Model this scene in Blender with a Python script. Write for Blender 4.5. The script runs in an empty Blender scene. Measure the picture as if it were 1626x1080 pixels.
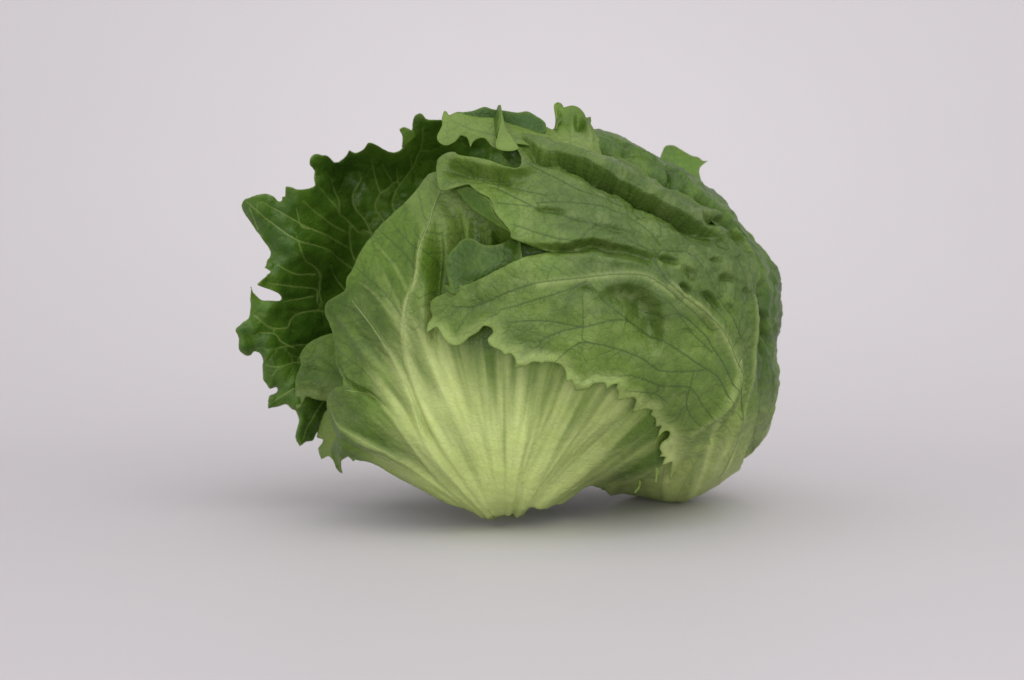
import bpy, math, heapq, time
import numpy as np
from mathutils import Vector
from mathutils.geometry import delaunay_2d_cdt
from mathutils.kdtree import KDTree
T_START = time.time()
C = bpy.context.scene.collection
scene = bpy.context.scene

# ------------------------------------------------------------------ camera
# lengths of the lettuce are measured in "units" of U metres; (x, y) of a traced
# outline plus its depth d (positive = away) become a true point in space.
U = 0.00023
DIST, ELEV = 1.15, math.radians(6.5)
FPX = DIST / U
fwd = np.array([0, math.cos(ELEV), -math.sin(ELEV)])
upv = np.array([0, math.sin(ELEV), math.cos(ELEV)])
def space(x, y, d, zc):
    x = np.asarray(x, float); y = np.asarray(y, float); d = np.asarray(d, float)
    a = (x - 813) / FPX; b = (540 - y) / FPX
    dx = a; dy = fwd[1] + b * upv[1]; dz = fwd[2] + b * upv[2]
    c0 = -DIST * fwd
    t = (d * U - c0[1]) / dy
    return np.stack([t * dx, c0[1] + t * dy, zc + c0[2] + t * dz], -1)
ZC = -space(820, 822, -62, 0.0)[2]            # the stem end stands on z = 0
cam_d = bpy.data.cameras.new('camera'); cam = bpy.data.objects.new('camera', cam_d); C.objects.link(cam)
cam.location = (0, -DIST * fwd[1], ZC - DIST * fwd[2])
cam.rotation_euler = (math.pi / 2 - ELEV, 0, 0)
cam_d.sensor_width = 36.0; cam_d.lens = 36.0 * FPX / 1626.0
cam_d.clip_start = 0.05; cam_d.clip_end = 50
cam_d.dof.use_dof = True; cam_d.dof.focus_distance = DIST - 190 * U; cam_d.dof.aperture_fstop = 11
scene.camera = cam

# ------------------------------------------------------------------ light
w = bpy.data.worlds.new('World'); scene.world = w; w.use_nodes = True
w.node_tree.nodes['Background'].inputs[0].default_value = (1.0, 0.985, 1.0, 1)
w.node_tree.nodes['Background'].inputs[1].default_value = 0.78
def area(name, loc, target, sx, sy, power, col):
    l = bpy.data.lights.new(name, 'AREA'); l.shape = 'RECTANGLE'; l.size = sx; l.size_y = sy
    l.energy = power; l.color = col
    o = bpy.data.objects.new(name, l); C.objects.link(o); o.location = loc
    o.rotation_euler = (Vector(target) - Vector(loc)).to_track_quat('-Z', 'Y').to_euler()
    return o
area('key_softbox', (0.5, -0.8, 1.3), (0, 0.0, 0.05), 1.3, 1.3, 6.5, (1.0, 0.99, 0.98))
area('overhead_softbox', (-0.1, -0.2, 1.5), (-0.1, -0.2, 0), 2.8, 1.6, 4.0, (1.0, 0.99, 0.985))
area('front_fill', (0.1, -1.9, 0.34), (0, 0.0, 0.03), 2.6, 0.5, 10.0, (1.0, 0.99, 0.985))  # low fill, added to brighten the pale base and lift the floor shadow
sp = bpy.data.lights.new('vignette_spot', 'SPOT'); sp.energy = 11.0; sp.spot_size = math.radians(27); sp.spot_blend = 1.0; sp.shadow_soft_size = 0.15  # added spot; its soft falloff imitates lens vignetting on the paper
spo = bpy.data.objects.new('vignette_spot', sp); C.objects.link(spo); spo.location = (0, 0.22, 1.25)
spo.rotation_euler = (Vector((0, 0.40, 0.02)) - spo.location).to_track_quat('-Z', 'Y').to_euler()
scene.view_settings.view_transform = 'Standard'; scene.view_settings.look = 'None'
scene.view_settings.exposure = 0.05; scene.view_settings.gamma = 1.0
scene.render.engine = 'CYCLES'

# ------------------------------------------------------------------ backdrop (paper sweep)
def ngroup(mat): mat.use_nodes = True; return mat.node_tree.nodes, mat.node_tree.links
def paper_material():
    m = bpy.data.materials.new('white_paper'); n, l = ngroup(m)
    b = n['Principled BSDF']; b.inputs['Roughness'].default_value = 0.62
    b.inputs['Specular IOR Level'].default_value = 0.25
    tc = n.new('ShaderNodeTexCoord'); nz = n.new('ShaderNodeTexNoise'); nz.inputs['Scale'].default_value = 9
    nz.inputs['Detail'].default_value = 4
    cr = n.new('ShaderNodeMix'); cr.data_type = 'RGBA'
    cr.inputs[6].default_value = (0.555, 0.532, 0.546, 1); cr.inputs[7].default_value = (0.575, 0.552, 0.566, 1)
    l.new(tc.outputs['Object'], nz.inputs['Vector']); l.new(nz.outputs['Fac'], cr.inputs[0])
    l.new(cr.outputs[2], b.inputs['Base Color'])
    n2 = n.new('ShaderNodeTexNoise'); n2.inputs['Scale'].default_value = 900
    bp = n.new('ShaderNodeBump'); bp.inputs['Strength'].default_value = 0.04; bp.inputs['Distance'].default_value = 0.0004
    l.new(tc.outputs['Object'], n2.inputs['Vector']); l.new(n2.outputs['Fac'], bp.inputs['Height'])
    l.new(bp.outputs['Normal'], b.inputs['Normal'])
    return m
def sweep():
    prof = [(-2.6, 0.0), (-1.0, 0.0), (0.0, 0.0), (0.14, 0.0)]
    R = 0.55
    for k in range(1, 41):
        a = math.pi / 2 * k / 40 * 0.97
        prof.append((0.14 + R * math.sin(a), R * (1 - math.cos(a))))
    y0, z0 = prof[-1]
    for k in range(1, 8): prof.append((y0 + 0.013 * k, z0 + 0.3 * k))
    vs, fs = [], []
    nx = 9
    for (y, z) in prof:
        for i in range(nx): vs.append((-1.8 + 3.6 * i / (nx - 1), y, z))
    for j in range(len(prof) - 1):
        for i in range(nx - 1):
            a = j * nx + i; fs.append((a, a + 1, a + nx + 1, a + nx))
    me = bpy.data.meshes.new('backdrop'); me.from_pydata(vs, [], fs)
    for p in me.polygons: p.use_smooth = True
    o = bpy.data.objects.new('backdrop', me); C.objects.link(o); me.materials.append(paper_material())
    o['kind'] = 'structure'; o['label'] = 'seamless white paper sweep under and behind the lettuce'; o['category'] = 'backdrop'
sweep()

# ------------------------------------------------------------------ noise
def vnoise(p, scale, seed):
    rs = np.random.RandomState(seed); N = 64; G = rs.rand(N, N) * 2 - 1
    q = p / scale + 1000.37
    i = np.floor(q).astype(int); f = q - i; f = f * f * f * (f * (f * 6 - 15) + 10)
    a = G[i[:, 0] % N, i[:, 1] % N]; b = G[(i[:, 0] + 1) % N, i[:, 1] % N]
    c = G[i[:, 0] % N, (i[:, 1] + 1) % N]; d = G[(i[:, 0] + 1) % N, (i[:, 1] + 1) % N]
    return (a * (1 - f[:, 0]) + b * f[:, 0]) * (1 - f[:, 1]) + (c * (1 - f[:, 0]) + d * f[:, 0]) * f[:, 1]
def fbm(p, scale, seed, octv=4):
    r = 0; a = 1.0; s = 0
    for o in range(octv):
        r = r + a * vnoise(p, scale / 2 ** o, seed + o * 7); s += a; a *= 0.5
    return r / s
def ss(a, b, x): t = np.clip((x - a) / (b - a), 0, 1); return t * t * (3 - 2 * t)

# ------------------------------------------------------------------ the head as a round body
CX, CY = 870.0, 500.0
SIL = [(1238,470),(1232,560),(1231,620),(1213,690),(1186,722),(1150,752),(1112,776),(1075,791),(1042,788),(1015,780),(985,775),(940,780),(895,800),(850,821),(770,824),(690,812),
       (620,797),(560,780),(503,720),(470,612),(462,520),(478,430),(535,340),(610,262),(690,205),(750,195),(820,196),(880,206),(950,208),
       (1030,240),(1090,275),(1136,311),(1189,372),(1216,408),(1231,430)]
_a = np.array(SIL, float) - [CX, CY]
_th = np.arctan2(_a[:, 1], _a[:, 0]); _r = np.hypot(_a[:, 0], _a[:, 1]); _o = np.argsort(_th)
_tt = np.concatenate([_th[_o] - 2 * np.pi, _th[_o], _th[_o] + 2 * np.pi]); _rr = np.tile(_r[_o], 3)
_gt = np.linspace(-np.pi, np.pi, 721)
_gs = np.interp(_gt, _tt, _rr)
_k = np.exp(-np.linspace(-2, 2, 9) ** 2); _k /= _k.sum()
_gs = np.convolve(np.concatenate([_gs[-9:-1], _gs, _gs[1:9]]), _k, 'same')[8:-8]
def S(th): return np.interp(th, _gt, _gs)
DEP = 325.0
class Body:
    """azimuthal map of the round head; h = layer height above it"""
    def __init__(s, h=0.0, dep=DEP): s.h = h; s.dep = dep
    def plane(s, P):
        P = np.asarray(P, float) - [CX, CY]
        th = np.arctan2(P[:, 1], P[:, 0]); R = S(th) + s.h; rho = np.hypot(P[:, 0], P[:, 1]) / R
        al = np.where(rho < 1, np.arcsin(np.clip(rho, 0, 1)), np.pi / 2 + (rho - 1))
        return np.stack([al * R * np.cos(th), al * R * np.sin(th)], -1)
    def pos(s, W):
        th = np.arctan2(W[:, 1], W[:, 0]); R = S(th) + s.h
        al = np.minimum(np.hypot(W[:, 0], W[:, 1]) / R, math.pi)
        x = CX + R * np.sin(al) * np.cos(th); y = CY + R * np.sin(al) * np.sin(th)
        d = -(s.dep + s.h) * np.cos(al)
        t = ss(600, 800, y); d = d + t * (np.interp(x, [620, 830, 1060, 1200], [-40, -62, 75, 80]))
        return np.stack([x, y, d], -1)
class Back(Body):
    """the same head mapped from behind: polygons are (angle, angular radius from the back pole)"""
    def plane(s, P):
        P = np.asarray(P, float); th = np.radians(P[:, 0]); th = np.where(th > np.pi, th - 2 * np.pi, th); R = S(th) + s.h
        return np.stack([P[:, 1] * R * np.cos(th), P[:, 1] * R * np.sin(th)], -1)
    def pos(s, W):
        th = np.arctan2(W[:, 1], W[:, 0]); R = S(th) + s.h; al = math.pi - np.minimum(np.hypot(W[:, 0], W[:, 1]) / R, math.pi)
        V = np.stack([np.sin(al) * th * 0 + al * R * np.cos(th), al * R * np.sin(th)], -1)
        return Body.pos(s, V)
class Free:
    """thin-plate depth sheet through measured depth points"""
    def __init__(s, pts):
        p = np.array(pts, float); s.p = p[:, :2]; n = len(p)
        K = s.U(np.linalg.norm(s.p[:, None] - s.p[None], axis=-1)) + np.eye(n) * 40
        Q = np.c_[np.ones(n), s.p]; A = np.block([[K, Q], [Q.T, np.zeros((3, 3))]])
        s.c = np.linalg.solve(A, np.r_[p[:, 2], 0, 0, 0])
    @staticmethod
    def U(r): r = np.maximum(r, 1e-6); return r * r * np.log(r)
    def plane(s, P): return np.asarray(P, float)
    def pos(s, W):
        out = np.empty(len(W))
        for i in range(0, len(W), 20000):
            w_ = W[i:i + 20000]; K = s.U(np.linalg.norm(w_[:, None] - s.p[None], axis=-1))
            out[i:i + 20000] = K @ s.c[:-3] + np.c_[np.ones(len(w_)), w_] @ s.c[-3:]
        return np.c_[W, out]

# ------------------------------------------------------------------ 2D helpers
def catmull(P, closed=True, n=4, tens=0.5):
    P = np.asarray(P, float); N = len(P); out = []
    rng = range(N) if closed else range(N - 1)
    for i in rng:
        g = (lambda k: P[k % N]) if closed else (lambda k: P[min(max(k, 0), N - 1)])
        p0, p1, p2, p3 = g(i - 1), g(i), g(i + 1), g(i + 2)
        L = np.linalg.norm(p2 - p1) + 1e-9
        m1 = (p2 - p0); m1 = m1 / (np.linalg.norm(m1) + 1e-9) * L; m2 = (p3 - p1); m2 = m2 / (np.linalg.norm(m2) + 1e-9) * L
        # keep sharp tips sharp
        def sh(a, b, c):
            u = b - a; v = c - b; cs = u @ v / (np.linalg.norm(u) * np.linalg.norm(v) + 1e-9); return max(0.0, min(1.0, 0.35 + cs))
        m1 = m1 * sh(p0, p1, p2) * 0.9; m2 = m2 * sh(p1, p2, p3) * 0.9
        for k in range(n):
            t = k / n; t2 = t * t; t3 = t2 * t
            out.append((2*t3-3*t2+1)*p1 + (t3-2*t2+t)*m1 + (-2*t3+3*t2)*p2 + (t3-t2)*m2)
    if not closed: out.append(P[-1])
    return np.array(out)
def resample(P, step, closed=True):
    P = np.asarray(P, float); Q = np.vstack([P, P[:1]]) if closed else P
    L = np.r_[0, np.cumsum(np.linalg.norm(np.diff(Q, axis=0), axis=1))]
    n = max(4, int(round(L[-1] / step))); t = np.linspace(0, L[-1], n + 1)
    if closed: t = t[:-1]
    return np.c_[np.interp(t, L, Q[:, 0]), np.interp(t, L, Q[:, 1])]
def inside(P, poly):
    r = np.zeros(len(P), bool); x, y = P[:, 0], P[:, 1]; n = len(poly)
    for i in range(n):
        x1, y1 = poly[i]; x2, y2 = poly[(i + 1) % n]
        if y1 == y2: continue
        c = ((y1 > y) != (y2 > y)) & (x < (x2 - x1) * (y - y1) / (y2 - y1) + x1); r ^= c
    return r
def seg_dist(P, line):
    """distance, signed side and parameter 0..1 along an open polyline"""
    best = np.full(len(P), 1e9); side = np.zeros(len(P)); par = np.zeros(len(P))
    A = np.asarray(line, float); L = np.r_[0, np.cumsum(np.linalg.norm(np.diff(A, axis=0), axis=1))]
    for i in range(len(A) - 1):
        a, b = A[i], A[i + 1]; v = b - a; l2 = v @ v + 1e-9
        t = np.clip(((P - a) @ v) / l2, 0, 1); q = P - (a + t[:, None] * v); d = np.hypot(q[:, 0], q[:, 1])
        k = d < best; best[k] = d[k]; side[k] = np.sign(v[0] * q[k, 1] - v[1] * q[k, 0]); par[k] = (L[i] + t[k] * math.sqrt(l2)) / L[-1]
    return best, side, par
def kd(pts):
    t = KDTree(len(pts))
    for i, p in enumerate(pts): t.insert((p[0], p[1], 0 if len(p) < 3 else p[2]), i)
    t.balance(); return t

# ------------------------------------------------------------------ venation: every part of the blade drains to the traced veins
def venation(poly, mains, step, seed, root):
    rs = np.random.RandomState(seed)
    lo, hi = poly.min(0), poly.max(0)
    n = int((hi - lo).prod() / step ** 2)
    gx, gy = np.meshgrid(np.arange(lo[0], hi[0], step), np.arange(lo[1], hi[1], step))
    pts = np.c_[gx.ravel(), gy.ravel()] + rs.uniform(-.48, .48, (gx.size, 2)) * step
    pts = pts[inside(pts, poly)]
    nodes = [p for p in pts]; chain = []
    for m in mains:
        r = resample(m, step * 0.8, False); i0 = len(nodes)
        nodes += [p for p in r]; chain += [(i0 + k, i0 + k + 1) for k in range(len(r) - 1)]
    nodes = np.array(nodes); t = kd(nodes); nb = [dict() for _ in nodes]
    mp = []; mt = []
    for m in mains:
        r = resample(m, 4.0, False); g = np.gradient(r, axis=0); g /= np.linalg.norm(g, axis=1)[:, None] + 1e-9; mp += list(r); mt += list(g)
    mk = kd(mp); axis = np.zeros((len(nodes), 2))
    for i, p in enumerate(nodes):
        for _, j, d in mk.find_n((p[0], p[1], 0), 12):
            g = mt[j]; axis[i] += g * np.sign(g @ axis[i] + 1e-9) / (d + 6)
    axis /= np.linalg.norm(axis, axis=1)[:, None] + 1e-9
    for i, p in enumerate(nodes):
        for (co, j, d) in t.find_n((p[0], p[1], 0), 8):
            if j != i and d < step * 2.6:
                e_ = nodes[j] - p; sn = (e_[0] * axis[i, 1] - e_[1] * axis[i, 0]) / (d + 1e-9); c = d ** 1.25 * (1 + 1.7 * sn * sn); nb[i][j] = min(nb[i].get(j, 1e9), c); nb[j][i] = nb[i][j]
    for a, b in chain:
        c = 0.22 * np.linalg.norm(nodes[a] - nodes[b]) ** 1.25; nb[a][b] = c; nb[b][a] = c
    _, r0, _ = t.find((root[0], root[1], 0))
    D = np.full(len(nodes), 1e18); par = np.full(len(nodes), -1); D[r0] = 0; h = [(0.0, r0)]; order = []
    done = np.zeros(len(nodes), bool)
    while h:
        d, i = heapq.heappop(h)
        if done[i]: continue
        done[i] = True; order.append(i)
        for j, c in nb[i].items():
            if d + c < D[j]: D[j] = d + c; par[j] = i; heapq.heappush(h, (d + c, j))
    flow = np.ones(len(nodes))
    for i in reversed(order):
        if par[i] >= 0: flow[par[i]] += flow[i]
    segs = [(nodes[i], nodes[par[i]], flow[i]) for i in order if par[i] >= 0]
    # a few cross links close the net
    for i in range(len(nodes)):
        for j in nb[i]:
            if j > i and par[i] != j and par[j] != i and rs.rand() < 0.10: segs.append((nodes[i], nodes[j], 0.6))
    return segs
def vein_field(W, segs, mains, wfine, wmain, seed=1):
    """(line strength 0..1, distance to nearest vein)"""
    rs = np.random.RandomState(seed); P = []; I = []
    for a, b, f in segs:
        if f < 1.5 and rs.rand() < 0.35: continue
        L = np.linalg.norm(b - a); n = max(2, int(L / 1.0))
        off = rs.uniform(-.12, .12) * L; nv = np.array([-(b - a)[1], (b - a)[0]]) / (L + 1e-9)
        inten = min(1.0, 0.36 + 0.16 * math.log(max(f, 1)))
        for k in range(n):
            t_ = k / n; P.append(a + (b - a) * t_ + nv * off * math.sin(math.pi * t_)); I.append((inten, wfine * (0.75 + 0.09 * math.log(max(f, 1)))))
    for m in mains:
        r = resample(m, 1.0, False)
        for k, p in enumerate(r):
            t_ = k / len(r); P.append(p); I.append((0.5, wmain * (0.55 + 0.45 * t_)))
    t = kd(P); I = np.array(I); V = np.zeros(len(W)); Dn = np.zeros(len(W))
    for i in range(len(W)):
        res = t.find_n((W[i, 0], W[i, 1], 0), 3); v = 0; dm = 1e9
        for (co, j, d) in res:
            v = max(v, I[j, 0] * math.exp(-(d / I[j, 1]) ** 2)); dm = min(dm, d)
        V[i] = v; Dn[i] = dm
    return V, Dn

# ------------------------------------------------------------------ leaf material
def leaf_material():
    m = bpy.data.materials.new('lettuce_leaf'); n, l = ngroup(m)
    out = n['Material Output']; b = n['Principled BSDF']
    def attr(k): a = n.new('ShaderNodeAttribute'); a.attribute_name = k; return a.outputs['Fac']
    def mix(f, a, c):
        x = n.new('ShaderNodeMix'); x.data_type = 'RGBA'
        for sk, v in ((0, f), (6, a), (7, c)):
            if isinstance(v, (tuple, float)): x.inputs[sk].default_value = v
            else: l.new(v, x.inputs[sk])
        return x.outputs[2]
    def math_(op, a, c=0.0):
        x = n.new('ShaderNodeMath'); x.operation = op; x.use_clamp = False
        for i, v in enumerate((a, c)):
            if isinstance(v, float): x.inputs[i].default_value = v
            else: l.new(v, x.inputs[i])
        return x.outputs[0]
    tc = n.new('ShaderNodeTexCoord').outputs['Object']
    def noise(s, d=3):
        x = n.new('ShaderNodeTexNoise'); x.inputs['Scale'].default_value = s; x.inputs['Detail'].default_value = d; l.new(tc, x.inputs['Vector']); return x.outputs['Fac']
    def ramp(v, a, c):
        x = n.new('ShaderNodeMapRange'); x.inputs[1].default_value = a; x.inputs[2].default_value = c; l.new(v, x.inputs[0]); return x.outputs[0]
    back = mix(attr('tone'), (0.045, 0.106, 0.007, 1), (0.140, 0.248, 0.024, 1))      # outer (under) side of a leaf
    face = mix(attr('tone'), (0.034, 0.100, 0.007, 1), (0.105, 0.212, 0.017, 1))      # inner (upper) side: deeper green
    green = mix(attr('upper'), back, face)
    green = mix(math_('MULTIPLY', ramp(noise(260, 5), 0.42, 0.75), 0.10), green, (0.20, 0.30, 0.06, 1))
    vo = n.new('ShaderNodeTexVoronoi'); vo.feature = 'DISTANCE_TO_EDGE'; vo.inputs['Scale'].default_value = 330
    wn = n.new('ShaderNodeTexNoise'); wn.inputs['Scale'].default_value = 200; l.new(tc, wn.inputs['Vector'])
    va = n.new('ShaderNodeVectorMath'); va.operation = 'MULTIPLY_ADD'; va.inputs[1].default_value = (.004, .004, .004)
    l.new(wn.outputs['Color'], va.inputs[0]); l.new(tc, va.inputs[2]); l.new(va.outputs[0], vo.inputs['Vector'])
    net = ramp(vo.outputs['Distance'], 0.10, 0.0)
    green = mix(math_('MULTIPLY', net, 0.16), green, (0.05, 0.10, 0.02, 1))
    pale = mix(noise(90, 3), (0.58, 0.70, 0.20, 1), (0.72, 0.81, 0.35, 1))
    col = mix(attr('pale'), green, pale)
    dv = mix(attr('upper'), (0.035, 0.075, 0.014, 1), (0.25, 0.36, 0.08, 1))
    col = mix(attr('vein'), col, dv)
    col = mix(math_('MULTIPLY', attr('rim'), 0.6), col, (0.24, 0.37, 0.07, 1))
    l.new(col, b.inputs['Base Color'])
    rr = ramp(noise(420, 4), 0.2, 0.9); rq = n.new('ShaderNodeMapRange'); rq.inputs[3].default_value = 0.30; rq.inputs[4].default_value = 0.46; l.new(rr, rq.inputs[0])
    l.new(rq.outputs[0], b.inputs['Roughness']); b.inputs['Specular IOR Level'].default_value = 0.38
    hn = math_('ADD', math_('MULTIPLY', noise(900, 4), 0.6), math_('ADD', math_('MULTIPLY', net, -0.35), math_('MULTIPLY', noise(230, 5), 0.55)))
    bp = n.new('ShaderNodeBump'); bp.inputs['Strength'].default_value = 0.5; bp.inputs['Distance'].default_value = 0.0006
    l.new(hn, bp.inputs['Height']); l.new(bp.outputs['Normal'], b.inputs['Normal'])
    tr = n.new('ShaderNodeBsdfTranslucent'); hs = n.new('ShaderNodeHueSaturation'); hs.inputs['Saturation'].default_value = 1.15; hs.inputs['Value'].default_value = 1.5
    l.new(col, hs.inputs['Color']); l.new(hs.outputs[0], tr.inputs['Color']); l.new(bp.outputs['Normal'], tr.inputs['Normal'])
    ms = n.new('ShaderNodeMixShader'); l.new(math_('ADD', math_('MULTIPLY', attr('rim'), 0.22), 0.17), ms.inputs[0])
    l.new(b.outputs[0], ms.inputs[1]); l.new(tr.outputs[0], ms.inputs[2]); l.new(ms.outputs[0], out.inputs['Surface'])
    return m
LEAF = leaf_material()
def simple_mat(name, c, rough=0.45):
    m = bpy.data.materials.new(name); n, l = ngroup(m); b = n['Principled BSDF']
    nz = n.new('ShaderNodeTexNoise'); nz.inputs['Scale'].default_value = 300; tc = n.new('ShaderNodeTexCoord'); l.new(tc.outputs['Object'], nz.inputs['Vector'])
    x = n.new('ShaderNodeMix'); x.data_type = 'RGBA'; x.inputs[6].default_value = tuple(v * .82 for v in c) + (1,); x.inputs[7].default_value = tuple(v * 1.15 for v in c) + (1,)
    l.new(nz.outputs['Fac'], x.inputs[0]); l.new(x.outputs[2], b.inputs['Base Color']); b.inputs['Roughness'].default_value = rough
    b.inputs['Subsurface Weight'].default_value = 0.0
    return m
VEIN_PALE = simple_mat('pale_vein', (0.20, 0.30, 0.06)); VEIN_DARK = simple_mat('green_vein', (0.07, 0.13, 0.02)); RIB = simple_mat('pale_rib', (0.36, 0.42, 0.17))

# ------------------------------------------------------------------ patches and leaves
ROOT = bpy.data.objects.new('lettuce', None); C.objects.link(ROOT); ROOT.empty_display_size = 0.02
ROOT['label'] = 'whole green iceberg lettuce with frilly open outer leaves lying on white paper'; ROOT['category'] = 'lettuce'

def patch(poly, M, step, ops=(), edge=None, seed=0, jag=0.0, smooth=4, pale=None, upper=0.0, veins=None, root=None, vstep=9, vein_w=(1.3, 1.8), pucker=1.5, wob=0.0, vgain=1.0, tone=0.0, tonef=None, fmin=0):
    """mesh patch of a leaf: returns dict of arrays"""
    bd = catmull(poly, True, smooth) if smooth > 1 else np.array(poly, float)
    W0 = M.plane(bd); bd = resample(W0, step * 0.9)
    if jag:
        t = np.roll(bd, -1, 0) - np.roll(bd, 1, 0); t /= np.linalg.norm(t, axis=1)[:, None] + 1e-9; nrm = np.c_[t[:, 1], -t[:, 0]]
        k = np.arange(len(bd)); s_ = np.c_[k * step, k * 0.0]
        bd = bd + nrm * (jag * (fbm(s_, 26, seed + 3, 3) + 0.6 * np.abs(vnoise(s_, 9, seed + 5))))[:, None]
    rs = np.random.RandomState(seed + 11)
    lo, hi = bd.min(0), bd.max(0)
    gx, gy = np.meshgrid(np.arange(lo[0], hi[0], step), np.arange(lo[1], hi[1], step * 0.87)); gx[1::2] += step / 2
    ip = np.c_[gx.ravel(), gy.ravel()]; ip = ip[inside(ip, bd)]; ip += rs.uniform(-.12, .12, ip.shape) * step
    tb = kd(resample(bd, step * 0.5)); keep = np.array([tb.find((p[0], p[1], 0))[2] > step * 0.55 for p in ip])
    ip = ip[keep]
    allp = np.vstack([bd, ip]); nb_ = len(bd)
    r = delaunay_2d_cdt([Vector(p) for p in allp], [], [list(range(nb_))], 1, 1e-4)
    W = np.array([(v.x, v.y) for v in r[0]]); F = np.array([f for f in r[2] if len(f) == 3])
    tb = kd(resample(bd, step)); ed = np.array([tb.find((p[0], p[1], 0))[2] for p in W])
    B0 = M.pos(W); n_ = len(W)
    e = 0.6; du = M.pos(W + [e, 0]) - M.pos(W - [e, 0]); dv = M.pos(W + [0, e]) - M.pos(W - [0, e])
    N = np.cross(dv, du); N /= np.linalg.norm(N, axis=1)[:, None] + 1e-12      # towards the outside (camera side = -d)
    hn = np.zeros(n_); hd = np.zeros(n_); sW = np.zeros((n_, 2))
    vein = np.zeros(n_); vd = np.full(n_, 20.0); mains = [M.plane(catmull(v, False, 4)) for v in (veins or [])]
    if veins is not None:
        rt = M.plane(np.array([root], float))[0]
        segs = [s_ for s_ in venation(bd, mains, vstep, seed + 5, rt) if s_[2] >= fmin]
        vein, vd = vein_field(W, segs, mains, vein_w[0], vein_w[1], seed)
        big = [s_ for s_ in segs if s_[2] > 14]
    q = B0[:, :2]; pl = np.clip(pale(q, W, M), 0, 1) if pale else np.zeros(n_)
    front = (np.hypot(W[:, 0], W[:, 1]) < 1.75 * (S(np.arctan2(W[:, 1], W[:, 0])))) if isinstance(M, Body) else np.ones(n_, bool)
    hn += (1 - .75 * pl) * pucker * (np.minimum(vd / (vstep * 0.8), 1.0)) * (0.6 + 0.8 * fbm(W, 60, seed + 31, 2)) + pucker * 0.8 * fbm(W, 34, seed + 17, 3) - 0.3 * vein
    if wob: hn += wob * fbm(W, 110, seed + 23, 3)
    for op in ops:
        r_ = op(W, q, M, ed); hn += r_[0]; hd += r_[1]
        if len(r_) > 2: sW += r_[2]
    if edge:
        A, wave, L = edge; k = np.exp(-ed / L)
        hd += -k * (A + wave * fbm(W, 42, seed + 41, 2))
    if np.abs(sW).max() > 0: B0 = M.pos(W + sW)
    P = B0 + N * hn[:, None]; P[:, 2] += hd
    tn = np.clip(0.5 + 0.55 * fbm(W, 70, seed + 51, 4) + 0.25 * fbm(W, 14, seed + 53, 3) + tone + (tonef(q) if tonef else 0), 0, 1)
    return dict(P=P, F=F, W=W, N=N, q=q, tone=tn, pale=pl, vein=np.clip(vein * vgain, 0, 1), rim=np.exp(-(ed / 2.6)), upper=np.full(n_, float(upper)), M=M, mains=mains)

def link_mesh(name, V, F, mats, parent, attrs=None, thick=0.0):
    me = bpy.data.meshes.new(name)
    me.vertices.add(len(V)); me.vertices.foreach_set('co', V.astype(np.float32).ravel())
    me.loops.add(F.size); me.loops.foreach_set('vertex_index', F.astype(np.int32).ravel())
    k = F.shape[1]; me.polygons.add(len(F)); me.polygons.foreach_set('loop_start', np.arange(0, F.size, k, dtype=np.int32)); me.polygons.foreach_set('loop_total', np.full(len(F), k, np.int32))
    me.update(calc_edges=True); me.validate()
    me.polygons.foreach_set('use_smooth', np.ones(len(me.polygons), bool))
    for kk, v in (attrs or {}).items():
        a = me.attributes.new(kk, 'FLOAT', 'POINT'); a.data.foreach_set('value', v.astype(np.float32))
    me.materials.append(mats); o = bpy.data.objects.new(name, me); C.objects.link(o); o.parent = parent
    if thick:
        s = o.modifiers.new('thickness', 'SOLIDIFY'); s.thickness = thick; s.offset = 0.0; s.use_even_offset = False
    return o
def to_world(P):
    V = space(P[:, 0], P[:, 1], P[:, 2], ZC); V[:, 2] = np.maximum(V[:, 2], 0.0006); return V
def leaf(name, label, patches, thick=1.1):
    off = 0; Vs = []; Fs = []; at = {k: [] for k in ('tone', 'pale', 'vein', 'rim', 'upper')}
    for p in patches:
        Vs.append(to_world(p['P'])); Fs.append(p['F'] + off); off += len(p['P'])
        for k in at: at[k].append(p[k])
    o = link_mesh(name, np.vstack(Vs), np.vstack(Fs), LEAF, ROOT, {k: np.concatenate(v) for k, v in at.items()}, thick * U)
    if label: o['label'] = label
    return o
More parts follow.
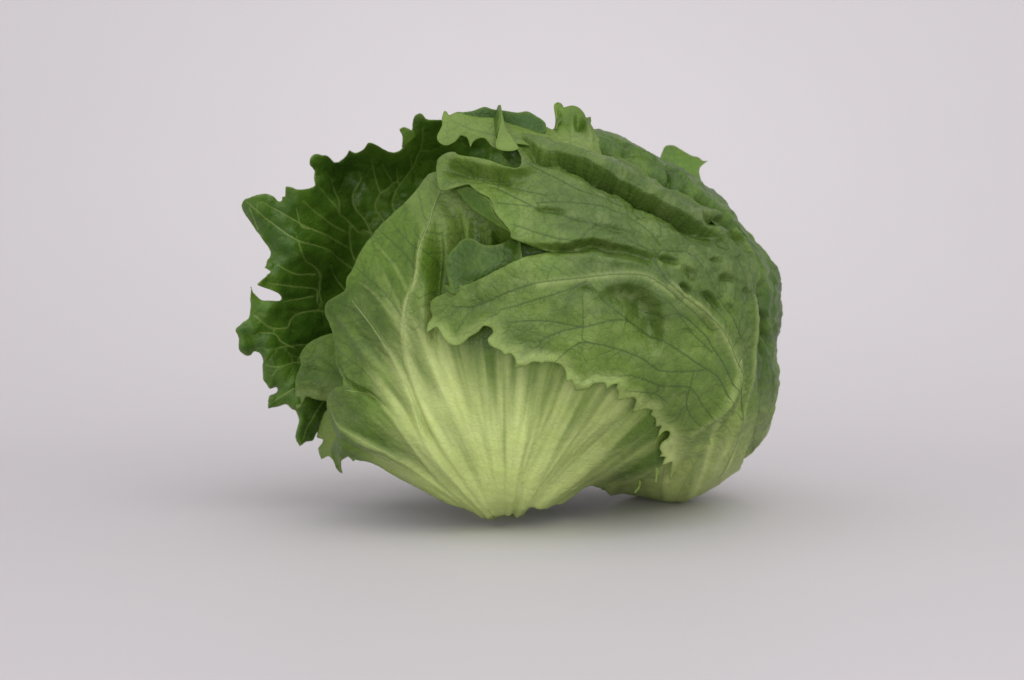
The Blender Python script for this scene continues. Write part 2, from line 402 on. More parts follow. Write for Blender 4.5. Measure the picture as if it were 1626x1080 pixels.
def tubes(name, parent, p, lines, r0, r1, mat, sink=0.35, flat=0.6, attrs=None):
    """each traced vein is its own tapering strand riding on the blade; r0 at its tip, r1 at its root"""
    t = kd(p['W'])
    for ln in lines:
        L = resample(p['M'].plane(catmull(ln, False, 4)), 3.0, False)
        pts = []; nr = []
        for a in L:
            res = t.find_n((a[0], a[1], 0), 4); ww = np.array([1 / (d + .3) for _, _, d in res]); ww /= ww.sum(); ix = [j for _, j, _ in res]
            pts.append((p['P'][ix] * ww[:, None]).sum(0)); nr.append((p['N'][ix] * ww[:, None]).sum(0))
        pts = np.array(pts); nr = np.array(nr)
        if len(pts) > 6:
            k = np.array([1, 2, 1]) / 4
            for _ in range(2):
                for c in range(3): pts[1:-1, c] = np.convolve(pts[:, c], k, 'valid')
        tg = np.gradient(pts, axis=0); tg /= np.linalg.norm(tg, axis=1)[:, None] + 1e-9
        sd = np.cross(tg, nr); sd /= np.linalg.norm(sd, axis=1)[:, None] + 1e-9; up = np.cross(sd, tg)
        up *= np.sign((up * nr).sum(1))[:, None]
        R = np.linspace(r0, r1, len(pts)); R[0] *= .3; V = []
        for k in range(8):
            a = 2 * math.pi * k / 8
            V.append(pts + sd * (R * math.cos(a))[:, None] + up * (R * flat * math.sin(a) + 0.9 - sink * R)[:, None])
        V = np.stack(V, 1).reshape(-1, 3); m_ = len(pts); F = []
        for j in range(m_ - 1):
            for k in range(8):
                F.append((j * 8 + k, j * 8 + (k + 1) % 8, (j + 1) * 8 + (k + 1) % 8, (j + 1) * 8 + k))
        link_mesh(name, to_world(V), np.array(F), mat, parent, {k: np.full(len(V), v) for k, v in attrs.items()} if attrs else None)

# relief operators, written as traced lines on the head; each returns (outward, depth) displacement
def ridge(line, H, w_, taper=True, asym=1.0):
    def f(W, q, M, ed):
        d, s, t = seg_dist(W, M.plane(catmull(line, False, 4)))
        ww = np.where(s > 0, w_ * asym, w_); k = ss(0, .35, t) if taper == 'in' else np.sin(np.pi * np.clip(t, 0.0, 1)) if taper else 1.0
        return H * np.exp(-(d / ww) ** 2) * k, 0.0
    return f
def fold(line, H, wr, T, wt, gap=None, over=0.0):
    """a roll on one side of the line that overhangs a trench on the other"""
    gap = gap or (wr * 0.5)
    def f(W, q, M, ed):
        ln = M.plane(catmull(line, False, 4)); d, s, t = seg_dist(W, ln); sd = d * s
        k = np.sin(np.pi * np.clip(t, 0, 1)) ** 0.7; k = k * np.exp(-np.maximum(0, d - 3 * wr) / wr)
        b = np.exp(-((sd + gap) / wr) ** 2); a = H * b - T * np.exp(-((sd - wt) / wt) ** 2)
        g = np.gradient(ln, axis=0); L = np.linspace(0, 1, len(ln)); nx = np.interp(t, L, -g[:, 1]); ny = np.interp(t, L, g[:, 0]); m_ = np.hypot(nx, ny) + 1e-9
        sh = over * np.exp(-((sd + gap * .5) / (wr * .8)) ** 2) * k
        return a * k, 0.0, np.c_[nx / m_ * sh, ny / m_ * sh]
    return f
def ledge(line, T, wall, ramp, H=0.0, wr=10, over=0.0):
    """a lip (walked left to right) over a hollow that climbs slowly back to the surface below it"""
    def f(W, q, M, ed):
        d, s, t = seg_dist(W, M.plane(catmull(line, False, 4))); sd = d * s
        sd = sd + min(1.0, T / 25) * 5.0 * fbm(W, 34, int(line[0][0]) % 90, 3)
        k = np.sin(np.pi * np.clip(t, 0, 1)) ** 0.8 * (1 + .45 * fbm(W, 40, int(line[-1][0]) % 90 + 3, 2))
        p_ = np.maximum(sd, 0)
        a = np.where(sd > 0, -T * (1 - np.exp(-(p_ / wall) ** 2)) * np.exp(-(p_ / ramp) ** 1.5), 0) + H * np.exp(-((sd + wr * .6) / wr) ** 2)
        if not over: return a * k, 0.0
        ln = M.plane(catmull(line, False, 4)); g = np.gradient(ln, axis=0); L = np.linspace(0, 1, len(ln)); nx = np.interp(t, L, -g[:, 1]); ny = np.interp(t, L, g[:, 0]); m_ = np.hypot(nx, ny) + 1e-9
        sh = over * np.exp(-((sd + 3) / (wr * .8)) ** 2) * k
        return a * k, 0.0, np.c_[nx / m_ * sh, ny / m_ * sh]
    return f
def dent(c, rx, ry, ang, H, p=2.0, ns=0.0):
    def f(W, q, M, ed):
        cc = M.plane(np.array([c], float))[0]; d = W - cc; a = math.radians(ang)
        u = (d[:, 0] * math.cos(a) + d[:, 1] * math.sin(a)) / rx; v = (-d[:, 0] * math.sin(a) + d[:, 1] * math.cos(a)) / ry
        if ns: u = u + ns * fbm(W, 30, int(rx * 7) % 50, 3); v = v + ns * fbm(W, 30, int(ry * 5) % 50 + 9, 3)
        return -H * np.exp(-(u * u + v * v) ** (p / 2)), 0.0
    return f
def near_edge(seg, A, L, dirn='d'):
    """bend the margin along a traced stretch: towards the camera side (A>0)"""
    def f(W, q, M, ed):
        d, s, t = seg_dist(W, M.plane(catmull(seg, False, 3)))
        k = A * np.exp(-(d / L) ** 2)
        return (k, 0.0) if dirn == 'n' else (0.0, -k)
    return f

# ================================================================== HEART
def heart():
    n1, n2 = 72, 48; V = []; F = []; M = Body(-34, 300)
    for j in range(1, n2):
        al = math.pi * j / n2
        for i in range(n1):
            th = 2 * math.pi * i / n1 - math.pi; R = S(th) - 34; V.append((al * R * math.cos(th), al * R * math.sin(th)))
    W = np.array(V); P = M.pos(W); P[:, 2] += 14 * fbm(W, 70, 5, 3)
    t = 0.79; P[:, 0] = CX + 30 + (P[:, 0] - CX - 30) * t; P[:, 1] = CY + (P[:, 1] - CY) * t; P[:, 2] = P[:, 2] * .80 + 10
    for j in range(n2 - 2):
        for i in range(n1): F.append((j * n1 + i, j * n1 + (i + 1) % n1, (j + 1) * n1 + (i + 1) % n1, (j + 1) * n1 + i))
    z = np.zeros(len(W))
    link_mesh('heart', to_world(P), np.array(F)[:, ::-1], LEAF, ROOT, dict(tone=z + .5, pale=z + .25, vein=z, rim=z, upper=z))
heart()

def stem_end():
    V = []; F = []; prof = [(0, 0), (22, 0), (31, 3), (36, 12), (40, 30), (44, 60), (30, 80)]
    rs = np.random.RandomState(4); n = 28; wv = 1 + .10 * np.sin(np.arange(n) * 2 * math.pi / n * 5) + rs.uniform(-.04, .04, n)
    c = space(802, 822, -24, ZC)
    for r, h in prof:
        for i in range(n):
            a = 2 * math.pi * i / n; V.append((c[0] + r * U * wv[i] * math.cos(a), c[1] + r * U * wv[i] * math.sin(a), .0008 + h * U))
    for j in range(len(prof) - 1):
        for i in range(n): F.append((j * n + i, j * n + (i + 1) % n, (j + 1) * n + (i + 1) % n, (j + 1) * n + i))
    z = np.zeros(len(V)); link_mesh('stem', np.array(V), np.array(F), LEAF, ROOT, dict(tone=z + .5, pale=z + .9, vein=z, rim=z, upper=z))
stem_end()

# ================================================================== BACK LEAVES
def ang(deg, rho):
    a = math.radians(deg); R = float(S(a if a <= math.pi else a - 2 * math.pi)); return (CX + R * rho * math.cos(a), CY + R * rho * math.sin(a))
# right-hand leaf behind the big wrapper
pD = [(950,240),(985,262),(1050,300),(1110,338),(1152,376),(1182,420),(1188,520),(1184,620),(1155,700),(1130,750)] + [ang(a, 1.25 + 0.8 * k / 10) for k, a in enumerate(range(50, -151, -20))][:1] + \
     [ang(a, r) for a, r in ((40,1.7),(20,2.1),(0,2.25),(-20,2.25),(-40,2.2),(-60,2.0),(-72,1.7),(-78,1.25),(-79,1.03),(-78,0.97))]
opsD = [lambda W, q, M, ed: (4 * (.6 - 2 * np.abs(fbm(W * [.8, 1.2], 46, 151, 3))), 0.0), ridge([(940,215),(1020,246),(1090,288),(1140,336)], 7, 9), ridge([(950,232),(1000,256),(1060,290),(1115,322),(1160,360),(1200,415),(1212,470)], -48, 15, False), ledge([(955,212),(985,222),(1018,240)], 16, 5, 12, 3, 6), ledge([(968,232),(1005,240),(1045,258)], 18, 5, 13, 4, 6), ledge([(1030,243),(1060,262),(1085,285),(1120,320)], 14, 5, 12, 3, 6),
        ridge([(1052,252),(1066,280),(1074,302)], -18, 6), ridge([(1062,252),(1078,282),(1090,305)], 6, 5), ridge([(1212,425),(1212,520),(1214,600)], -26, 8), ridge([(1232,480),(1222,560),(1222,640),(1205,700)], 4, 8),
        ridge([(1205,470),(1216,505),(1222,560)], -20, 8), ledge([(1205,510),(1214,512),(1226,535)], 18, 5, 16), ridge([(1225,420),(1232,470),(1226,520)], -12, 6), dent((1224,545),10,18,10,7), ridge([(1240,470),(1232,400),(1190,350)], 4, 10), ridge([(950,210),(985,225),(1000,245)], -8, 6), ridge([(1222,650),(1200,700),(1170,735)], 5, 9)]
leafD = leaf('outer_leaf', 'rear right leaf wrapping behind the big front wrapper', [patch(pD, Body(0), 4.0, opsD, seed=40, pucker=1.6, wob=7, tone=-.22, veins=[[(960,250),(1050,290),(1130,370),(1185,480),(1210,600),(1190,715)],[(1130,370),(1200,420),(1235,500)],[(1185,480),(1225,540),(1240,640)]], root=(1185,720), vstep=14,
      pale=lambda q, W, M: 0.75 * ss(560, 760, q[:, 1]) * (0.5 + 0.5 * ss(-.3, .5, fbm(q * [1, .25], 22, 9, 2))), vgain=.6)])
# left rear leaf closing the back
pM = [(a, b) for a, b in ((-170,.75),(-150,.85),(-130,.95),(-110,1.05),(-90,1.15),(-70,1.1),(-40,.8),(-10,.7),(20,.8),(50,1.0),(80,1.1),(110,1.05),(140,.9),(165,.8))]
MBk = Back(-14)
chM = patch(MBk.plane(np.array(pM)), type('Raw', (), dict(plane=staticmethod(lambda P: np.asarray(P, float)), pos=staticmethod(MBk.pos)))(), 9.0, [], seed=60, pucker=4.0, wob=14)
chM['F'] = chM['F'][:, ::-1]
leafM = leaf('outer_leaf', 'rear leaf closing the back of the head', [chM])

pI = [(850,262),(1000,272),(1120,345),(1190,440),(1200,560),(1180,680),(1120,765),(1060,783),(1000,775),(930,768),(870,700),(845,500)]
leafI = leaf('inner_leaf', 'inner leaf of the tight head showing through the gaps between the outer leaves', [patch(pI, Body(-88), 5.0, [], seed=64, pucker=3.0, wob=8, pale=lambda q, W, M: .35 * ss(600, 760, q[:, 1]))])

# ================================================================== LEFT FRILLY LEAF (inner face to the camera)
pL = [(712,205),(700,188),(690,186),(679,186),(672,180),(665,178),(657,182),(654,192),(652,206),(643,212),(639,222),(638,234),(624,239),(611,235),(599,229),(585,225),(579,234),(567,241),(559,239),(554,236),(549,246),(538,253),(529,255),(521,247),(507,243),(497,243),(489,250),(487,261),(495,271),(500,285),(499,295),(485,300),(472,301),(463,297),(453,296),(452,311),(448,311),(447,318),(442,319),(434,311),(418,307),(402,310),(389,317),(384,327),(391,343),(402,360),(414,378),(425,393),(429,402),(427,409),(423,414),(422,420),(419,425),(428,431),(424,435),(407,452),(423,458),(439,465),(447,473),(445,477),(428,477),(413,477),(402,465),(397,454),(396,474),(397,498),(393,506),(384,512),(373,523),(379,537),(378,554),(390,565),(398,564),(402,559),(409,560),(415,568),(417,587),(418,597),(417,602),(424,611),(428,617),(437,614),(440,619),(435,624),(426,628),(424,649),(442,646),(454,642),(462,649),(469,652),(472,669),(467,693),(473,709),(486,701),(497,699),(508,676),(517,657),(540,660),(600,700),(680,740),(740,750),(760,700),(740,600),(745,480),(770,380),(870,300),(890,240),(840,205),(770,196),(730,196)]
ML = Free([(390,330,-57),(378,540,-52),(420,430,-42),(480,400,-17),(440,360,-37),(490,250,-37),(580,232,-17),(660,182,-32),(695,190,-32),(640,215,-12),(470,690,-12),(430,640,-27),(450,560,-22),(420,500,-37),(500,330,-7),(500,300,-17),
           (545,270,118),(512,450,90),(545,400,115),(560,340,110),(600,300,115),(650,270,110),(700,240,90),(520,500,105),(510,560,100),(500,620,8),(560,640,120),(640,500,150),(680,380,120),(740,750,120),(640,700,140),(620,230,-7),(760,200,103),(840,215,103),(780,270,120),(860,290,130)])
vL = [[(391,320),(429,352),(471,382),(510,393),(543,416),(580,440)],[(416,321),(452,341),(491,363),(518,375),(550,392)],[(471,382),(482,410),(504,429),(506,449),(512,480)],[(479,318),(504,341),(527,357),(548,368)],[(524,282),(535,307),(538,338),(552,349),(570,370)],
      [(507,296),(527,321),(538,338)],[(568,271),(574,285),(559,310),(563,332),(579,349),(590,372)],[(610,268),(623,291),(604,307),(595,329),(610,352),(625,380)],[(649,243),(653,268),(632,296),(623,318),(625,332),(640,360)],[(629,263),(632,292)],
      [(516,416),(532,443),(548,462)],[(557,354),(559,402),(575,430)],[(577,366),(588,370)],[(400,498),(430,520),(454,521),(464,506),(486,495),(517,495),(560,510)],[(409,528),(439,531),(446,542),(470,552)],[(436,554),(454,550),(486,548),(530,552)],
      [(423,580),(445,583),(470,575),(510,580)],[(423,449),(464,455),(505,460),(504,480)],[(448,480),(498,471)],[(432,639),(464,619),(500,600)],[(480,698),(498,657),(530,620)],[(396,330),(410,365)],[(440,420),(470,436),(500,436)],[(470,330),(478,360),(491,363)],[(590,250),(596,280),(604,307)],[(672,200),(668,240),(655,268)]]
def bendL(W, q, M, ed):
    wv = fbm(W, 46, 77, 2)
    k = np.exp(-ed / 22.0); back = 34 * np.exp(-(ed / 9.0))*0.25
    return 3.0 * fbm(W, 24, 78, 2), -k * 32 * wv + back
pchL = patch(pL, ML, 2.3, [bendL, ridge([(509,330),(512,400),(518,470)], 10, 14)], seed=80, jag=1.5, smooth=3, upper=1.0, veins=vL, root=(620,520), vstep=11, vein_w=(0.9, 1.3), pucker=4.2, fmin=2.5, vgain=0.7, tone=0.0)
curlL = patch([(652,206),(646,203),(640,202),(634,206),(639,216),(638,234),(650,226),(660,216),(658,210)], Free([(640,203,-22),(634,206,-24),(660,214,-18),(639,234,-10),(650,225,-16),(655,206,-24)]), 2.0, [], seed=83, smooth=3, upper=0.6, pucker=.8)
leafL = leaf('outer_leaf', 'dark green frilly open leaf on the left showing its inner face', [pchL, curlL])
tubes('vein', leafL, pchL, vL, 0.4, 1.3, VEIN_PALE, flat=.55)

# small pale lobe between the frilly leaf and the front leaf
pE = [(532,528),(508,535),(489,546),(476,565),(477,580),(470,600),(469,625),(470,650),(478,646),(486,630),(500,634),(520,637),(545,640),(575,640),(600,620),(580,560),(555,525)]
chE = patch(pE, Free([(508,535,-10),(476,565,-16),(469,625,-20),(470,650,-20),(500,600,-20),(520,560,-15),(560,560,-40),(560,620,-50),(520,637,-20),(590,600,-70),(485,640,-20),(505,625,-26)]), 2.3, [ridge([(500,562),(530,580),(548,608)], 4, 5), ridge([(470,612),(495,607),(515,618)], 5, 6), ridge([(475,590),(500,588),(530,600)], -3, 5)], seed=90, jag=.8, smooth=3, veins=[[(500,562),(520,575),(540,595),(560,620)],[(478,590),(505,588),(540,595)]], root=(570,630), vgain=.5, tone=.0, upper=.1, pale=lambda q, W, M: .22 * ss(595, 640, q[:, 1]))
pE2 = [(522,648),(513,660),(503,694),(513,698),(511,704),(506,712),(511,729),(522,724),(534,735),(560,720),(590,700),(570,660),(540,645)]
chE2 = patch(pE2, Free([(513,660,0),(503,694,12),(511,729,14),(560,720,-25),(560,660,-30),(530,690,-2)]), 2.2, [], seed=93, jag=.6, smooth=3, pale=lambda q, W, M: .22 + 0 * q[:, 0], tone=.1)
leafE = leaf('outer_leaf', 'small thin pale lobe tucked between the frilly leaf and the front leaf', [chE, chE2], 1.4)

# ================================================================== FRONT LEAF with the pale fanned base
pB = [(696,273),(688,275),(679,279),(663,299),(643,324),(616,349),(591,374),(571,404),(560,429),(552,443),(549,461),(530,474),(520,482),(517,499),(524,515),(528,534),(532,556),(534,578),(542,600),(546,612),(534,616),(524,625),(519,638),(521,655),(527,672),(534,690),(524,712),(526,728),(533,742),(539,749),(544,751),(541,740),(541,732),(549,725),(555,729),(560,734),(563,731),(587,735),(606,745),(621,754),(653,770),(700,795),(735,808),(766,819),(779,821),(795,817),(807,817),(820,821),(829,821),(836,815),(841,809),(850,806),(867,806),(880,801),(895,798),(912,788),(929,775),(952,777),(962,781),(973,780),(991,772),(1003,774),(1008,780),(1013,770),(1028,757),(1040,748),(1052,738),(1078,722),(1095,690),(1075,640),(990,590),(900,540),(850,480),(830,410),(820,340),(790,285),(760,262),(720,266)]
stem = np.array([803., 850.])
def paleB(q, W, M):
    v = q - stem; r = np.hypot(v[:, 0], v[:, 1]); a = np.arctan2(v[:, 0], -v[:, 1])
    st = fbm(np.c_[a * 260, r * 0.10], 16, 5, 3); st2 = fbm(np.c_[a * 160, r * 0.06], 40, 15, 2)
    reach = 265 + 70 * np.cos(a * 1.3) + 90 * st2 - 60 * np.exp(-((a - 0.45) / .14) ** 2) 
    st3 = fbm(np.c_[a * 420, r * .05], 5.5, 55, 2)
    b = 1.0 - ss(0.25, 1.25, r / reach + 0.34 * st + 0.07 * st3)
    ribs = 0
    for ln, g, w_ in RIBS_B:
        d, s, t = seg_dist(W, M.plane(catmull(ln, False, 4))); ribs = np.maximum(ribs, g * ss(0, .3, t) * np.exp(-(d / (w_ * (0.45 + 0.9 * t))) ** 2))
    blob = 0.22 * ss(0.1, 0.6, fbm(np.c_[a * 200, r * .3], 30, 25, 3))
    return 0.97 * b + ribs * 0.75 * (1 - b) + blob * .5
RIBS_B = [([(699,300),(690,318),(682,345),(668,399),(661,438),(645,480),(640,534),(645,572),(662,625),(691,682),(735,750),(780,812)], 0.54, 7), ([(561,477),(593,521),(621,565),(640,600),(655,635),(680,704),(720,755),(775,813)], 0.43, 5),
          ([(549,619),(593,631),(631,666),(662,713),(700,760),(765,815)], 0.47, 6), ([(524,640),(536,672),(580,698),(628,722),(670,752),(730,795)], 0.40, 7), ([(560,440),(600,470),(640,530)], 0.25, 3), ([(590,380),(625,420),(650,470)], 0.22, 3), ([(735,560),(750,620),(775,700),(795,800)], 0.36, 6), ([(700,520),(725,600),(760,700),(790,800)], 0.36, 6), ([(1030,690),(960,720),(900,765),(845,812)], 0.36, 9), ([(900,620),(880,690),(850,760),(825,812)], 0.29, 7), ([(960,650),(915,700),(870,765),(835,812)], 0.29, 8)]
def fan(W, q, M, ed):
    v = q - stem; r = np.hypot(v[:, 0], v[:, 1]); a = np.arctan2(v[:, 0], -v[:, 1])
    k = np.exp(-((r - 170) / 190) ** 2)
    big = fbm(np.c_[a * 150, r * 0.05], 30, 35, 2); fine = fbm(np.c_[a * 300, r * .06], 9, 45, 2)
    lift = 30 * np.exp(-((r - 40) / 60) ** 2)
    return k * (9 * big + 1.1 * fine), -lift * 0.6
opsB = [fan, dent((795,372),22,26,0,30)] + [ridge(ln, 9 * g, w_ * 1.0, 'in') for ln, g, w_ in RIBS_B[:4]] + [
        ridge([(693,330),(688,380),(684,440),(683,500),(684,540),(692,580)], -26, 9), ridge([(700,300),(712,340),(705,400),(700,470)], -14, 12), ridge([(672,352),(668,400),(660,450)], 9, 9),
        ridge([(735,330),(728,370),(722,430)], 8, 5), ridge([(752,340),(750,380),(745,430)], -8, 4), ridge([(768,340),(768,400)], 7, 5), dent((715,360),6,34,0,14), dent((780,372),16,24,10,26), dent((748,385),58,100,8,52),
        ridge([(534,572),(550,606),(585,626),(625,655)], -13, 6), ridge([(530,672),(560,695),(610,716),(655,742)], 9, 8), ridge([(526,690),(560,712),(605,733),(640,757)], -6, 9),
        ridge([(560,660),(610,672),(650,700)], 5, 16), ridge([(560,520),(600,560),(625,600)], -6, 9), ridge([(540,500),(570,545),(610,600)], 6, 11), ridge([(575,420),(600,470),(625,520)], 5, 14), ridge([(640,580),(664,650),(700,720)], -8, 7), ridge([(610,610),(640,650),(670,700)], -7, 8),
        near_edge([(527,672),(524,712),(540,748),(563,731),(606,745),(640,764)], -22, 22), near_edge([(546,612),(520,635),(527,672)], 16, 24), near_edge([(696,273),(643,324),(571,404),(520,482)], 14, 26), near_edge([(973,780),(1008,780),(1040,752)], 8, 16)]
vB = [[(699,300),(682,345),(668,399),(650,470),(640,534),(645,572),(662,625),(691,682),(735,750),(780,812)],[(663,299),(672,340)],[(600,365),(640,400),(662,430)],[(620,350),(650,385),(668,399)],[(565,425),(610,465),(650,520)],[(530,478),(561,490),(593,521),(621,565),(640,600),(655,635),(690,704),(775,813)],[(540,560),(580,590),(620,640)],[(745,340),(742,420),(740,500),(752,600),(780,720)],[(768,340),(775,420)]]
chB = patch(pB, Body(0), 2.4, opsB, seed=100, jag=0.5, smooth=4, veins=vB, root=(800,812), vstep=11, vein_w=(1.2, 1.5), pucker=1.8, wob=4, vgain=.8, pale=paleB, tone=.0)
chB['vein'] *= (1 - 0.9 * chB['pale']) * ss(230, 400, np.hypot(*(chB['q'] - stem).T))
leafB = leaf('outer_leaf', 'front leaf with a pale ribbed base fanning up from the stem end', [chB])
tubes('rib', leafB, chB, [r_[0] for r_ in RIBS_B[:4]], 0.3, 2.6, LEAF, sink=.72, flat=.42, attrs=dict(tone=.7, pale=.6, vein=0., rim=0., upper=0.))

# ================================================================== BIG WRAPPER LEAF
pC = [(808,218),(822,234),(827,250),(827,262),(819,267),(807,266),(790,260),(770,254),(752,251),(730,247),(721,242),(710,244),(699,251),(694,260),(693,277),(696,295),(701,303),(717,301),(732,296),(744,294),(752,300),(765,309),(777,315),(781,325),(787,340),(795,350),(805,360),(811,370),(812,377),(835,385),(858,391),(876,395),(862,400),(835,406),(820,413),(800,424),(780,434),(760,444),(745,451),(722,456),(705,466),(685,477),(684,490),(687,502),(679,515),(678,529),(688,522),(694,520),(699,527),(710,544),(726,549),(737,544),(745,536),(760,527),(768,518),(780,520),(784,529),(775,537),(777,546),(785,552),(795,556),(801,564),(810,561),(817,567),(819,577),(814,584),(822,584),(835,580),(847,574),(857,575),(863,578),(863,574),(880,575),(890,578),(897,590),(899,605),(908,603),(909,610),(914,620),(934,617),(943,610),(960,608),(963,618),(975,610),(982,609),(979,615),(982,624),(979,635),(990,633),(1006,630),(1009,636),(1002,656),(1011,652),(1027,648),(1036,652),(1033,658),(1041,665),(1041,677),(1050,677),(1045,687),(1042,697),(1055,684),(1064,687),(1061,696),(1051,704),(1048,713),(1051,721),(1047,727),(1057,727),(1050,741),(1060,737),(1066,734),(1065,748),(1062,761),(1066,762),(1071,750),(1074,758),(1072,775),(1068,790),
      (1064,825),(1070,835),(1110,830),(1160,800),(1172,755),(1180,720),(1194,685),(1201,640),(1199,570),(1203,517),(1200,452),(1206,440),(1200,417),(1186,389),(1167,364),(1144,342),(1122,331),(1094,314),(1067,303),(1033,283),(1006,261),(975,249),(956,246),(935,240),(910,232),(880,225),(850,215),(830,212)]
MC = Body(9)
def dc(x, y, off, M=None):
    M = M or MC; return (x, y, float(M.pos(M.plane(np.array([(x, y)], float)))[0, 2]) + off)
vC = [[(1046,402),(1042,412),(1050,435),(1066,454),(1105,487),(1133,511),(1158,545),(1178,600),(1175,680),(1140,760)],
      [(720,487),(750,487),(800,467),(850,450),(900,444),(978,436),(1024,438),(1055,457),(1071,470),(1105,500),(1133,525)],
      [(936,449),(957,475),(1004,511),(1045,537),(1066,550),(1097,571),(1123,587),(1141,600),(1160,640)],
      [(810,512),(847,509),(885,512),(926,519),(960,511),(991,508),(1004,511)],[(860,540),(892,526),(926,519)],
      [(1053,504),(1066,498),(1087,504),(1118,532),(1133,555),(1151,581),(1170,625)],[(960,548),(1017,568),(1048,589),(1120,587)],[(926,519),(925,540),(960,548)],[(880,575),(920,545),(960,548)],
      [(795,492),(815,487),(850,476),(897,462),(930,447)],[(781,321),(850,329),(922,350),(960,359),(1000,380),(1046,402)],[(852,322),(880,320),(957,326),(1010,350),(1060,400)],[(790,300),(850,329)],[(810,355),(865,372),(920,378)],[(832,255),(870,275),(920,300),(980,320),(1030,352)],
      [(770,290),(820,300),(870,310)],[(1060,398),(1090,400),(1120,430),(1140,470),(1159,498),(1180,540)],[(840,250),(900,270),(960,300)],
      [(1017,600),(1050,612),(1095,616),(1120,650),(1135,668)],[(1095,616),(1100,590)],[(1135,668),(1110,675),(1090,645),(1095,616)],[(990,620),(1040,625),(1060,640)],[(1060,480),(1100,530),(1130,560)],[(925,470),(926,519)]]
def crownC(W, q, M, ed):            # stretched smooth skin lower right, gathered higher up
    k = ss(900, 1150, q[:, 0]) * (1 - ss(480, 600, q[:, 1])) * ss(370, 420, q[:, 1])
    r1 = 1 - 2 * np.abs(fbm(W * [.7, 1.3], 44, 131, 3)); r2 = 1 - 2 * np.abs(fbm(W, 30, 137, 3))
    k2 = ss(880, 1000, q[:, 0]) * (1 - ss(380, 450, q[:, 1]))
    return k * (4.0 * fbm(W, 26, 121, 3)) + k2 * 4.5 * (r1 - .5) + 1.3 * k2 * (r2 - .5) + 1.3 * (1 - 2 * np.abs(fbm(W * [1, .7], 70, 141, 3))), 0.0
opsC = [crownC,
   # long roll across the shoulder with the deep fold under it
   ledge([(826,212),(842,220),(868,235),(901,241),(939,251),(968,267),(1001,286),(1040,306),(1075,325),(1104,347),(1136,361),(1153,380),(1165,395)], 70, 8, 30, 8, 13, 13),
   ledge([(1112,336),(1128,341),(1148,343),(1166,362),(1184,386),(1194,402)], 40, 6, 20, 5, 8, 7),
   ridge([(880,228),(930,243),(965,258)], 3, 4), ledge([(950,255),(1000,277),(1045,300)], 8, 4, 10),
   # crease between the two lobes
   ledge([(806,374),(835,380),(878,381),(936,374),(985,381),(1030,396),(1052,402)], 36, 8, 26, 4, 10, 7),
   ridge([(820,417),(865,403),(930,404),(980,414),(1050,427)], 10, 10), ledge([(898,384),(917,388),(940,386)], 14, 5, 9), ledge([(950,388),(965,388),(980,391)], 8, 4, 7),
   ledge([(846,327),(870,326),(905,332)], 14, 4, 10), ledge([(885,342),(905,344),(930,345)], 6, 3, 7), ledge([(940,352),(990,362),(1040,388)], 7, 4, 12), ledge([(900,265),(935,270),(970,292)], 7, 6, 14),
   # broad hollow of the lower lobe
   ledge([(935,478),(952,462),(975,449),(1001,445),(1030,455),(1050,482),(1057,510),(1056,540),(1048,570)], 40, 12, 48, 4, 10, 3), dent((1022,520),30,44,10,10,2.4,.3), ridge([(1030,450),(1056,470),(1070,510),(1070,555)], 4, 11),
   ledge([(915,455),(935,452),(950,462)], 9, 5, 12), ledge([(1075,520),(1090,518),(1105,526)], 9, 4, 12),
   # blisters
   ledge([(1044,405),(1054,401),(1066,403),(1082,410)], 24, 4, 15), ledge([(1080,418),(1092,421),(1110,432)], 17, 4, 13), ledge([(1090,434),(1100,434),(1112,446)], 11, 4, 11), ledge([(1126,406),(1138,404),(1150,409)], 14, 3, 8),
   ledge([(1136,436),(1150,432),(1166,438),(1176,452)], 17, 5, 18), ledge([(1076,450),(1088,448),(1102,462)], 15, 4, 14), ledge([(1108,462),(1124,460),(1140,476),(1150,498)], 20, 5, 18), ledge([(1174,458),(1184,455),(1192,466)], 12, 4, 12), ledge([(1150,480),(1160,482),(1170,500)], 9, 4, 12), ledge([(1124,425),(1134,424),(1144,430)], 7, 3, 8), ledge([(1118,500),(1130,510),(1140,530)], 9, 4, 12), ledge([(1160,408),(1172,408),(1184,425)], 9, 4, 12),
   ridge([(1048,400),(1056,440),(1100,478),(1140,520),(1165,570)], 5, 6), ridge([(1195,455),(1200,520),(1196,580),(1175,660),(1150,740)], 6, 9), ridge([(1182,600),(1175,650),(1150,700)], -6, 10),
   # pale fold where the blade turns under at the lower right
   ridge([(1178,575),(1172,610),(1155,640),(1127,667),(1100,685)], 10, 8), ridge([(1190,600),(1176,650),(1140,690),(1105,710)], -7, 11), ridge([(1105,720),(1100,760),(1090,790)], -5, 10), ridge([(1140,700),(1130,745),(1112,775)], 5, 12),
   ridge([(780,440),(840,425),(890,425)], 4, 10), ridge([(800,490),(860,500),(930,540)], -4, 22), dent((770,485),45,18,-15,8), ridge([(700,530),(760,522),(830,560),(900,590)], 3, 8),
   near_edge([(699,251),(693,277),(698,300),(744,294)], 24, 26), near_edge([(730,247),(790,260),(827,262)], 40, 22), dent((755,275),46,10,12,16), dent((800,285),22,7,45,10),
   near_edge([(752,300),(781,325),(805,360)], 14, 16), near_edge([(678,529),(726,549),(768,518)], 18, 18), near_edge([(777,546),(819,577),(863,578)], 14, 14), near_edge([(899,605),(934,617),(975,612)], 10, 12), near_edge([(1042,697),(1062,690),(1050,722),(1058,738),(1063,755)], 10, 10), near_edge([(1078,745),(1073,770),(1066,800)], -34, 22),
   near_edge([(745,451),(685,477),(684,500)], -6, 14)]
